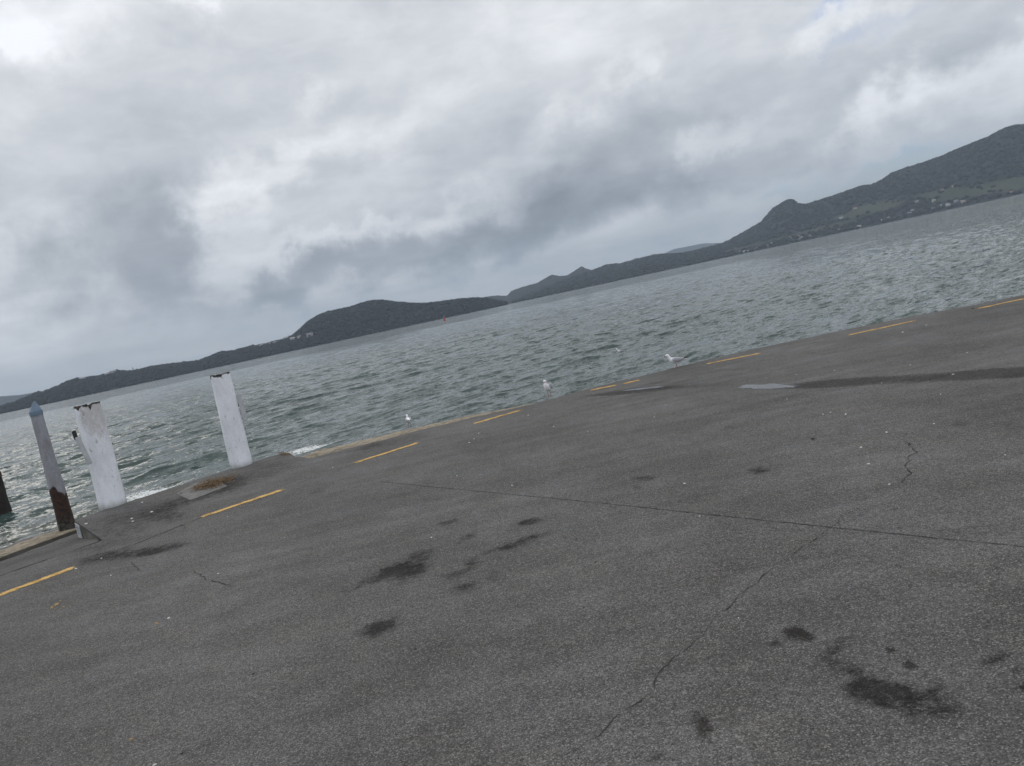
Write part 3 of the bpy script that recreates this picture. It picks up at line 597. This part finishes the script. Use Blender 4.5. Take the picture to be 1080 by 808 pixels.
# ------------------------------------------------------------------ mooring piles
def lathe(rings, seg=40, cap=True, jitter=0.0, seed=0, seed_z=1.0):
    vs = []; fs = []
    for i, (c, r) in enumerate(rings):
        for k in range(seg):
            a = 2 * math.pi * k / seg
            rr_ = r * (1 + jitter * mn.noise(Vector((math.cos(a) * 1.6, math.sin(a) * 1.6, c[2] * seed_z + seed))) + jitter * .5 * mn.noise(Vector((math.cos(a) * 6, math.sin(a) * 6, c[2] * 4 * seed_z + seed))))
            vs.append((c[0] + rr_ * math.cos(a), c[1] + rr_ * math.sin(a), c[2]))
    for i in range(len(rings) - 1):
        for k in range(seg): fs.append((i * seg + k, i * seg + (k + 1) % seg, (i + 1) * seg + (k + 1) % seg, (i + 1) * seg + k))
    if cap: fs.append(tuple(range((len(rings) - 1) * seg, len(rings) * seg)))
    return vs, fs
def whitewash(name, stain, z0, zt):
    m_, t, p, o = mat(name); P = objc(t); sp = t.node('ShaderNodeSeparateXYZ', {0: P})
    mp = t.node('ShaderNodeMapping', {'Vector': P, 'Scale': (1, 1, .45)}).outputs[0]
    n = t.noise(mp, 20, 8, .72); n2_ = t.noise(mp, 4, 5, .6); n3 = t.noise(P, 70, 4, .7)
    col = t.v('SCALE', (.86, .88, .93), scale=t.ramp(n2_, .3, .7, .84, 1.14, False)); col = t.v('SCALE', col, scale=t.ramp(n3, .3, .7, .88, 1.12, False))
    chip = t.ramp(n, .60, .67); col = t.mix(t.m('MULTIPLY', chip, .75), col, (.22, .20, .17))
    if stain:
        mk = t.m('ADD', t.ramp(sp.outputs[2], zt - 1.05, zt - .15, 0, .5), t.ramp(t.v('DOT_PRODUCT', P, (.6, -.2, 0), out=1), -.05, .18, 0, .22)); mk = t.m('MULTIPLY', mk, t.ramp(t.v('DOT_PRODUCT', P, (1, 0, 0), out=1), -.22, .02))
        s = t.ramp(t.m('ADD', t.m('ADD', t.m('MULTIPLY', t.noise(mp, 6, 6, .7), .35), t.m('MULTIPLY', t.noise(mp, 30, 7, .85), .9)), mk), 1.0, 1.34, 0, .5); col = t.mix(s, col, (.27, .205, .15))
    topd = t.ramp(t.m('ADD', sp.outputs[2], t.m('MULTIPLY', t.m('SUBTRACT', t.noise(t.node('ShaderNodeMapping', {'Vector': P, 'Scale': (1, 1, .2)}).outputs[0], 9, 4, .7), .5), .26)), zt - .035, zt - .02); col = t.mix(topd, col, (.03, .026, .022))
    foot = t.ramp(t.m('ADD', sp.outputs[2], t.m('MULTIPLY', n2_, .15)), z0 + .02, z0 + .22, .8, 0); col = t.mix(foot, col, (.17, .17, .12))
    t.put(p.inputs['Base Color'], col); p.inputs['Roughness'].default_value = .78
    t.put(p.inputs['Normal'], t.node('ShaderNodeBump', {'Strength': .6, 'Distance': .01, 'Height': t.m('ADD', n3, t.m('MULTIPLY', chip, -1.0))}).outputs[0]); return m_
def at_ground_dist(px, py, base):
    """point above the base's distance seen in that direction (survey of a pile's head)"""
    d = ray(px, py); tt = math.hypot(base[0], base[1]) / math.hypot(d[0], d[1]); return np.array([0, 0, H]) + d * tt
def pile(name, baseL, baseR, topL, topR, zb, back, mfun, label, seed, taper=1.0):
    bl, br = G(*baseL, zb), G(*baseR, zb); bc = (bl + br) / 2; bc = bc * (1 + back / np.linalg.norm(bc[:2])) ; bc[2] = 0
    sc = (np.linalg.norm(bc[:2])) / np.linalg.norm(((bl + br) / 2)[:2]); rb = np.linalg.norm(br - bl) / 2 * sc
    p0 = at_ground_dist((baseL[0] + baseR[0]) / 2, (baseL[1] + baseR[1]) / 2, bc); tL, tR = at_ground_dist(*topL, bc), at_ground_dist(*topR, bc); tc = (tL + tR) / 2; rt_ = np.linalg.norm(tR - tL) / 2
    ax = tc - p0; e = empty(name, (p0[0], p0[1], 0)); tag(e, label, 'mooring pile')
    zlo = -1.6; rings = []
    for i in range(60):
        z_ = zlo + (tc[2] - zlo) * i / 59; f_ = (z_ - p0[2]) / ax[2]; rings.append(((ax[0] * f_, ax[1] * f_, z_), rb + (rt_ - rb) * max(f_, -.2)))
    return e, rings, tc, p0, rt_, ax
DARKTOP = simple('weathered_end_grain', (.05, .04, .032), .95, .4, 20, .6)
M_BAT = simple('white_batten_paint', (.50, .51, .53), .75, .15, 12, .3); M_IRON = simple('black_iron', (.02, .02, .02), .6, .3, 20, .2)
def whitepile(baseL, baseR, topL, topR, zb, back, stain, label, seed):
    e, rings, tc, p0, rt_, ax = pile('mooring_pile', baseL, baseR, topL, topR, zb, back, None, label, seed)
    vs, fs = lathe(rings, 48, False, .05, seed)
    # broken, chipped rim: lower some of the rim vertices
    n_ = len(rings)
    for k in range(48):
        a = 2 * math.pi * k / 48; cut = max(0, mn.noise(Vector((math.cos(a) * 3, math.sin(a) * 3, seed * 3.3))) - .05) * .16
        for q in (n_ - 1, n_ - 2):
            v_ = vs[q * 48 + k]; vs[q * 48 + k] = (v_[0], v_[1], v_[2] - cut * (1 if q == n_ - 1 else .6))
    mesh('shaft', vs, fs, whitewash('whitewash_%d' % seed, stain, .0, tc[2]), e, True)
    # slightly sunken dark end grain with splintered top
    c = rings[-1][0]; vs2 = [(c[0], c[1], c[2] - .012)]; N_ = 48
    for k in range(N_):
        a = 2 * math.pi * k / N_; v_ = vs[(n_ - 1) * 48 + k]; vs2.append((c[0] + (v_[0] - c[0]) * .985, c[1] + (v_[1] - c[1]) * .985, v_[2] + .008 + .014 * rnd.random()))
    vs2 += [(v_[0], v_[1], v_[2] - .05) for v_ in vs2[1:]]
    mesh('end_grain', vs2, [(0, 1 + k, 1 + (k + 1) % N_) for k in range(N_)] + [(1 + k, 1 + N_ + k, 1 + N_ + (k + 1) % N_, 1 + (k + 1) % N_) for k in range(N_)], DARKTOP, e)
    return e, p0, ax
def batten(e, p0, a_px, b_px, wid, thick, bc, dback=0, name='batten'):
    a, b = at_ground_dist(*a_px, bc), at_ground_dist(*b_px, bc); ax = Vector(b - a); L_ = ax.length; q = ax.to_track_quat('Z', 'Y')
    bm = bmesh.new(); bmesh.ops.create_cube(bm, size=1); bmesh.ops.scale(bm, vec=(wid, thick, L_), verts=bm.verts)
    bmesh.ops.bevel(bm, geom=bm.edges[:], offset=.008, segments=2, affect='EDGES')
    md = (a + b) / 2
    bm.transform(Matrix.Translation(Vector(md - np.array([p0[0], p0[1], 0]))) @ q.to_matrix().to_4x4())
    return frombm(name, bm, M_BAT if name == 'batten' else M_IRON, e)
e1, p1, ax1 = whitepile((105, 538.5), (134.5, 530), (77.5, 430), (105.5, 424.5), 0, .12, True, 'stout whitewashed pile with brown stains, nearest the dark rusty pole', 1)
batten(e1, p1, (81.5, 461), (95, 489.5), .055, .07, p1 * .978); batten(e1, p1, (77.5, 454.5), (81, 464), .035, .06, p1, name='iron_hook')
e2, p2, ax2 = whitepile((244, 495), (266, 488.5), (221.5, 397.5), (242.5, 393), 0, .06, False, 'clean whitewashed pile with a notched top, right of the seaweed and slab', 2)
batten(e2, p2, (251.5, 415.5), (259, 443.5), .06, .08, p2)
# a bracket strap joining each batten to its pile
for e, p0, a_, b_ in ((e1, p1, (88, 470), (96, 469)), (e2, p2, (247, 428), (254, 427))):
    batten(e, p0, a_, b_, .03, .03, p0, name='strap')

# slim pole with a conical cap
bl, br = G(63.5, 560, -.36), G(80, 556, -.36); bc = (bl + br) / 2
def polemat():
    m_, t, p, o = mat('faded_sleeve_over_rust'); P = objc(t); sp = t.node('ShaderNodeSeparateXYZ', {0: P}); ZZ = sp.outputs[2]
    mp = t.node('ShaderNodeMapping', {'Vector': P, 'Scale': (1, 1, .35)}).outputs[0]
    n = t.noise(mp, 11, 6, .7); n2_ = t.noise(P, 22, 6, .7); n4 = t.noise(mp, 3.5, 3, .5)
    wh = t.mix(t.ramp(n, .35, .65), (.33, .34, .38), (.24, .235, .25)); wh = t.mix(t.ramp(n2_, .6, .68, 0, .5), wh, (.25, .16, .12))
    ru = t.mix(t.ramp(n2_, .38, .60), (.016, .012, .011), (.055, .024, .014)); low = t.mix(t.ramp(t.noise(P, 14, 5, .7), .4, .6), (.012, .012, .011), (.07, .065, .055)); 
    ru = t.mix(t.ramp(ZZ, .05, .35), low, ru)
    f = t.ramp(t.m('ADD', ZZ, t.m('MULTIPLY', t.m('SUBTRACT', n4, .5), .9)), .62, .66)
    t.put(p.inputs['Base Color'], t.mix(f, ru, wh)); p.inputs['Roughness'].default_value = .8
    t.put(p.inputs['Normal'], t.node('ShaderNodeBump', {'Strength': .7, 'Distance': .012, 'Height': n2_}).outputs[0]); return m_
sl_ = empty('guide_pole', (bc[0], bc[1], bc[2])); tag(sl_, 'slim pole with blue-grey conical cap, faded above and rusty black below', 'pole')
tp = at_ground_dist(37.5, 434, bc); ax = tp - bc; rb_ = np.linalg.norm(br - bl) / 2; wl_, wr_ = at_ground_dist(31.5, 433, bc), at_ground_dist(44.5, 430, bc); rt_ = np.linalg.norm(wr_ - wl_) / 2
rings = [((ax[0] * f_, ax[1] * f_, ax[2] * f_), (rb_ + (rt_ - rb_) * min(1, max(f_, 0) * 1.05)) * (1.0 if f_ > .42 else 1.06)) for f_ in np.linspace(-.4, 1, 70)]
vs, fs = lathe(rings, 28, True, .07, 5, 2.0); mesh('shaft', vs, fs, polemat(), sl_, True)
tipp = at_ground_dist(36, 423, bc) - bc; r1 = rt_ * 1.12; cb = at_ground_dist(38.8, 438, bc) - bc
vs, fs = lathe([(tuple(cb), r1), (tuple(ax), r1), (tuple(ax + (tipp - ax) * .5), r1 * .55), (tuple(tipp), .01)], 28, True); mesh('cap', vs, fs, simple('blue_grey_cap', (.14, .20, .27), .6, .15, 8, .1), sl_)

# black stub pile at the left frame edge
bl, br = G(-4, 545.5, WL), G(12.5, 541.5, WL); bc = (bl + br) / 2; tp = at_ground_dist(-15.5, 478, bc); ax = tp - bc
st_ = empty('timber_pile', tuple(bc)); tag(st_, 'black tarred timber pile standing in the water at the left frame edge', 'pile')
rr_ = np.linalg.norm(br - bl) / 2; vs, fs = lathe([((ax[0] * f_, ax[1] * f_, ax[2] * f_), rr_ * (1.05 - .1 * f_)) for f_ in np.linspace(-.8, 1, 50)], 28, True, .12, 9, 2.0)
mesh('shaft', vs, fs, simple('tarred_timber', (.022, .017, .014), .8, .6, 9, .8), st_, True)
vs, fs = lathe([((ax[0] * f_, ax[1] * f_, ax[2] * f_), rr_ * 1.12) for f_ in (.60, .61, .66, .67)], 28, True, .03, 9); mesh('band', vs, fs, simple('rusty_band', (.07, .03, .018), .8, .4, 9, .4), st_)

# small grey notice fixed to the cheek wall of the yard
wdir = np.array([A2[0] - B2[0], A2[1] - B2[1], 0]); wdir /= np.linalg.norm(wdir); wn_ = np.array([-wdir[1], wdir[0], 0])
if wn_[0] > 0: wn_ = -wn_
nt_ = empty('notice_plate', (A2[0] - wdir[0] * .2, A2[1] - wdir[1] * .2, -.2)); tag(nt_, 'small faded white notice on the short concrete wall beside the boat ramp', 'notice')
def plate(name, a0, a1, z0, z1, o0, o1, m_, par):
    c0 = nt_.location; vs = []
    for oo in (o0, o1):
        for (s, z_) in ((a0, z0), (a1, z0), (a1, z1), (a0, z1)): vs.append(tuple(np.array([-wdir[0] * s, -wdir[1] * s, z_]) + wn_ * oo))
    return mesh(name, vs, [(3, 2, 1, 0), (4, 5, 6, 7), (0, 1, 5, 4), (1, 2, 6, 5), (2, 3, 7, 6), (3, 0, 4, 7)], m_, par)
plate('plate', -.17, .26, -.06, .17, .004, .014, simple('faded_white_plate', (.42, .43, .44), .6, .2, 14, .1), nt_)
for k in range(3): plate('worn_lettering', -.05, .15 - .03 * k, .115 - k * .045, .130 - k * .045, .0145, .016, simple('worn_ink', (.16, .17, .18), .8, .4, 30, 0), nt_)

# ------------------------------------------------------------------ seaweed, litter
M_SW = simple('dry_seaweed', (.15, .10, .055), .9, .6, 20, 0); vs, fs = [], []
def strand(cx, cy, L_, r, z0):
    a = rnd.uniform(0, 6.28); p_ = np.array([cx, cy, z0]); N_ = 7
    for i in range(N_):
        a += rnd.uniform(-.7, .7); n_ = np.array([-math.sin(a), math.cos(a), rnd.uniform(-.5, .5)]) * r
        vs.extend([tuple(p_ + n_), tuple(p_ - n_), tuple(p_ + np.array([0, 0, r * 1.2]))])
        if i: b = len(vs) - 6; fs.extend([(b, b + 2, b + 5, b + 3), (b + 2, b + 1, b + 4, b + 5), (b + 1, b, b + 3, b + 4)])
        p_ = p_ + np.array([math.cos(a), math.sin(a), rnd.uniform(-.35, .4)]) * L_ / N_; p_[2] = max(.01, min(p_[2], .09))
for i in range(420):
    u = rnd.gauss(0, 1); px, py = 225 + u * 10 + rnd.gauss(0, 2), 511.5 - u * 2.9 + rnd.gauss(0, 1.6)
    q = G(px, py); strand(q[0], q[1], rnd.uniform(.06, .18), rnd.uniform(.002, .006), rnd.uniform(.01, .05))
tag(mesh('seaweed_clump', vs, fs, M_SW), 'tangled clump of dry brown seaweed on the pale concrete slab', 'seaweed', kind='stuff')
vs, fs = [], []
for i in range(40):
    px, py = 302 + rnd.gauss(0, 4), 479.5 + rnd.gauss(0, 1.1); q = G(px, py); strand(q[0], q[1], rnd.uniform(.05, .12), rnd.uniform(.002, .006), .01)
tag(mesh('seaweed_scrap', vs, fs, M_SW), 'small scrap of brown seaweed at the corner of the wharf edge by the foam', 'seaweed', kind='stuff')

M_SHELL = simple('shell_white', (.62, .61, .57), .6, .15, 30, 0); M_LEAF = simple('dead_leaf', (.30, .21, .10), .9, .3, 30, 0); M_STN = simple('dark_chip', (.012, .012, .012), .9, .3, 30, 0)
def flake(name, px, py, size, m_, label, cat, group):
    q = G(px, py); N_ = 7; vs = []
    a0 = rnd.uniform(0, 6.28); el_ = rnd.uniform(.45, .9)
    for lay in (0, 1):
        for k in range(N_):
            a = 2 * math.pi * k / N_; r = size * (1 - .35 * lay) * rnd.uniform(.75, 1.2); x_, y_ = r * math.cos(a), r * math.sin(a) * el_
            vs.append((x_ * math.cos(a0) - y_ * math.sin(a0), x_ * math.sin(a0) + y_ * math.cos(a0), lay * size * .38))
    o = mesh(name, vs, [tuple(range(N_, 2 * N_))] + [(k, (k + 1) % N_, N_ + (k + 1) % N_, N_ + k) for k in range(N_)], m_); o.location = (q[0], q[1], .001); tag(o, label, cat, group)
shells = [(892, 437, 1.3), (876, 435, .8), (868, 437, .8), (830, 421, .9), (935, 456, 1.2), (908, 472, 1.2), (916, 489.5, 1.5), (938, 511, 1.3), (738, 544.5, 1.2), (722, 510, 1.2), (1005, 395, 1), (992, 416, .8), (985, 447, .8),
          (952, 350.5, 1), (977, 343, .7), (505, 457, 1), (495, 467, .9), (500, 463, .7), (557, 438, .9), (584, 450, .9), (351, 493, .8), (482, 502, .7), (160, 540, 1.4), (139, 547, 1.2), (140, 550, 1.2), (150, 530, 1.1), (91, 552.5, 1.2), (107, 589, .9), (80, 600, 1.5),
          (117, 607, 1), (230, 605, 1), (178, 652, 1.5), (300, 567, .6), (455, 567, 1), (779, 652, 1), (163, 807, 2), (664, 590, .6), (880, 391, .7), (240, 545, .7), (930, 404, .5), (1020, 372, .7), (690, 440, .6), (960, 385, .6), (620, 455, .6), (540, 512, .9), (1060, 480, .7), (840, 395, .6)]
for px, py, s in shells:
    d_ = np.linalg.norm(G(px, py)); flake('shell_fragment', px, py, s * d_ / 800 * 1.15, M_SHELL, 'tiny white shell fragment lying on the asphalt', 'shell', 'shell fragments scattered on the asphalt')
for px, py, s, lb in [(60, 638, 3.2, 'largest dead leaf scrap of the little group below the leftmost yellow dash'), (55, 641, 2.2, 'leftmost dead leaf scrap below the leftmost yellow dash'), (64, 634, 1.5, 'small dead leaf scrap nearest the leftmost yellow dash'), (165, 658, 2.6, 'lone dead leaf scrap on open asphalt at middle left'), (139, 780, 2.5, 'lone dead leaf scrap near the bottom left of the photo'), (67, 640, 1.4, 'tiny rightmost leaf scrap below the leftmost yellow dash')]:
    d_ = np.linalg.norm(G(px, py)); flake('dead_leaf', px, py, s * d_ / 800, M_LEAF, lb, 'leaf', 'dead leaf scraps at lower left')
for px, py, s in [(857, 463, 1.6), (628, 571, 1.1), (628, 593, 1.5), (438, 685, 1.4), (616, 641, 1), (267, 711, 1.6), (190, 701, 1.2), (168, 723, 1), (192, 795, 1.6), (725, 541, 1), (950, 560, 1), (950, 598, 1.2), (760, 602, 1), (981, 401, .9), (608, 569, 1.4), (100, 725, 1), (330, 628, .8), (540, 660, 1), (610, 800, 1.4), (1026, 325.5, 1.4), (700, 480, .6), (1022, 540, 1), (820, 620, 1)]:
    d_ = np.linalg.norm(G(px, py)); flake('tar_chip', px, py, s * d_ / 800, M_STN, 'tiny black chip lying on the asphalt', 'stone chip', 'black chips scattered on the asphalt')

# ------------------------------------------------------------------ gulls
M_GW = simple('gull_white_plumage', (.86, .86, .88), .8, .04, 20, .1); M_GG = simple('gull_grey_wing', (.40, .41, .44), .8, .08, 20, .1); M_GB = simple('gull_black_tips', (.02, .02, .022), .7, .2, 20, 0); M_GR = simple('gull_red', (.22, .035, .02), .5, .1, 20, 0)
def loft(pts, seg=14):
    vs, fs = [], []; n_ = len(pts)
    for i, (c, ry, rz) in enumerate(pts):
        a = np.array(pts[max(0, i - 1)][0]); b = np.array(pts[min(n_ - 1, i + 1)][0]); t_ = b - a; t_ = t_ / np.linalg.norm(t_); up = np.array([-t_[2], 0, t_[0]])
        for k in range(seg):
            th = 2 * math.pi * k / seg; vs.append(tuple(np.array(c) + np.array([0, 1, 0]) * ry * math.cos(th) + up * rz * math.sin(th)))
    for i in range(n_ - 1):
        for k in range(seg): fs.append((i * seg + k, i * seg + (k + 1) % seg, (i + 1) * seg + (k + 1) % seg, (i + 1) * seg + k))
    fs.append(tuple(range(seg))[::-1]); fs.append(tuple(range((n_ - 1) * seg, n_ * seg))); return vs, fs
def gull(loc, rz, label, sc=1.0, legs=True, hunch=0.0):
    """built facing +X, feet at z=0, about 0.27 m tall"""
    e = empty('gull', loc, rz); e.scale = (sc,) * 3; e.scale = (sc, sc, sc * (1 + .22 * hunch)); tag(e, label, 'gull', 'gulls at the water edge')
    z0 = .075 if legs else -.03; hx, hz = .115 - hunch * .03, z0 + .155 - hunch * .02
    body = [((-.155, 0, z0 + .045), .006, .005), ((-.12, 0, z0 + .045), .026, .018), ((-.07, 0, z0 + .042), .045, .036), ((-.01, 0, z0 + .045), .056, .048), ((.045, 0, z0 + .055), .052, .050), ((.080, 0, z0 + .080), .038, .038),
            ((.098, 0, z0 + .112), .024, .026), ((hx - .008, 0, hz - .018), .022, .024), ((hx, 0, hz), .025, .025), ((hx + .022, 0, hz + .005), .021, .021), ((hx + .036, 0, hz + .002), .010, .010), ((hx + .040, 0, hz), .004, .004)]
    vs, fs = loft(body); bo = mesh('body', vs, fs, M_GW, e, True)
    vs, fs = loft([((hx + .034, 0, hz), .007, .008), ((hx + .055, 0, hz - .003), .005, .006), ((hx + .068, 0, hz - .008), .0015, .002)], 8); mesh('beak', vs, fs, M_GR, bo, True)
    for s in (-1, 1):
        vs, fs = lathe([((hx + .020, s * .018, hz + .006), .004), ((hx + .020, s * .021, hz + .008), .003)], 8); mesh('eye', vs, fs, M_GB, bo)
        w_ = [((.055, s * .044, z0 + .072), .014, .026), ((.01, s * .052, z0 + .068), .016, .040), ((-.05, s * .048, z0 + .060), .014, .036), ((-.11, s * .030, z0 + .058), .010, .022), ((-.15, s * .016, z0 + .062), .006, .012)]
        vs, fs = loft(w_, 10); wo = mesh('wing', vs, fs, M_GG, e, True)
        vs, fs = loft([((-.14, s * .017, z0 + .062), .008, .013), ((-.18, s * .010, z0 + .066), .006, .009), ((-.215, s * .004, z0 + .070), .002, .003)], 8); mesh('wing_tip', vs, fs, M_GB, wo, True)
        if legs:
            vs, fs = loft([((.0 + .002, s * .020, z0 + .02), .005, .005), ((.004, s * .020, .035), .0032, .0032), ((0.0, s * .020, .004), .003, .003)], 8); lo = mesh('leg', vs, fs, M_GR, e, True)
            mesh('foot', [(0, s * .02 - .004, .001), (.038, s * .02 - .018, .001), (.044, s * .02, .001), (.038, s * .02 + .018, .001), (0, s * .02 + .004, .001), (0, s * .02, .007)], [(0, 1, 5), (1, 2, 5), (2, 3, 5), (3, 4, 5), (4, 0, 5), (4, 3, 2, 1, 0)], M_GR, lo)
    vs, fs = loft([((-.12, 0, z0 + .042), .020, .008), ((-.17, 0, z0 + .044), .022, .005), ((-.195, 0, z0 + .045), .020, .002)], 8); mesh('tail', vs, fs, M_GW, e, True)
q = G(714, 387.5); gull((q[0], q[1], .0), math.radians(172), 'gull standing side-on facing left, the rightmost one on the asphalt edge', 1.08)
q = G(580, 418.3); gull((q[0], q[1], .0), math.radians(248), 'gull standing turned toward the camera at the bend of the edge', 1.15, hunch=1)
q = G(432.5, 450.5, -.16); gull((q[0], q[1], -.16), math.radians(105), 'smallest gull, standing on the tan kerb at the waterline', .88, hunch=1)
q = G(654.5, 371.5, WL + .03); gull((q[0], q[1], WL + .04), math.radians(200), 'small pale gull floating on the waves beyond the edge', .95, legs=False)

# ------------------------------------------------------------------ channel buoys
def buoy(px, py, Dm, col, label, h_):
    d = ray(px, py); a = math.atan2(d[0], d[1]); e = empty('channel_buoy', (Dm * math.sin(a), Dm * math.cos(a), WL)); tag(e, label, 'buoy')
    m_ = simple('buoy_paint_' + label.split()[0], col, .5, .1, 3, 0)
    vs, fs = lathe([((0, 0, -.5), h_ * .30), ((0, 0, h_ * .22), h_ * .30), ((0, 0, h_ * .26), h_ * .24)], 20); mesh('float', vs, fs, m_, e)
    vs, fs = lathe([((0, 0, h_ * .25), h_ * .20), ((0, 0, h_ * .8), h_ * .10), ((0, 0, h_), h_ * .08)], 16); mesh('tower', vs, fs, m_, e)
    vs, fs = lathe([((0, 0, h_), h_ * .09), ((0, 0, h_ * 1.12), h_ * .09), ((0, 0, h_ * 1.16), .02)], 12); mesh('lantern', vs, fs, simple('lantern', (.5, .5, .5), .4, .1, 3, 0), e)
buoy(469, 337.5, 520, (.45, .03, .03), 'red channel buoy far out on the water below the dark hill', 2.7)
buoy(439.5, 346, 480, (.02, .16, .17), 'teal channel buoy far out, left of the red one', 1.0)

# ------------------------------------------------------------------ haze
bm = bmesh.new(); bmesh.ops.create_cube(bm, size=1); bmesh.ops.scale(bm, vec=(32000, 32000, 700), verts=bm.verts); bmesh.ops.translate(bm, vec=(0, 0, 350 - 4.5), verts=bm.verts)
hm = bpy.data.materials.new('haze_air'); hm.use_nodes = True; t = NT(hm.node_tree); t.n.clear()
pv = t.node('ShaderNodeVolumePrincipled', {'Color': (.70, .84, 1.0, 1), 'Density': 9e-5}); oo = t.node('ShaderNodeOutputMaterial', {1: pv.outputs[0]})
hz_ = frombm('haze', bm, hm); tag(hz_, kind='stuff')
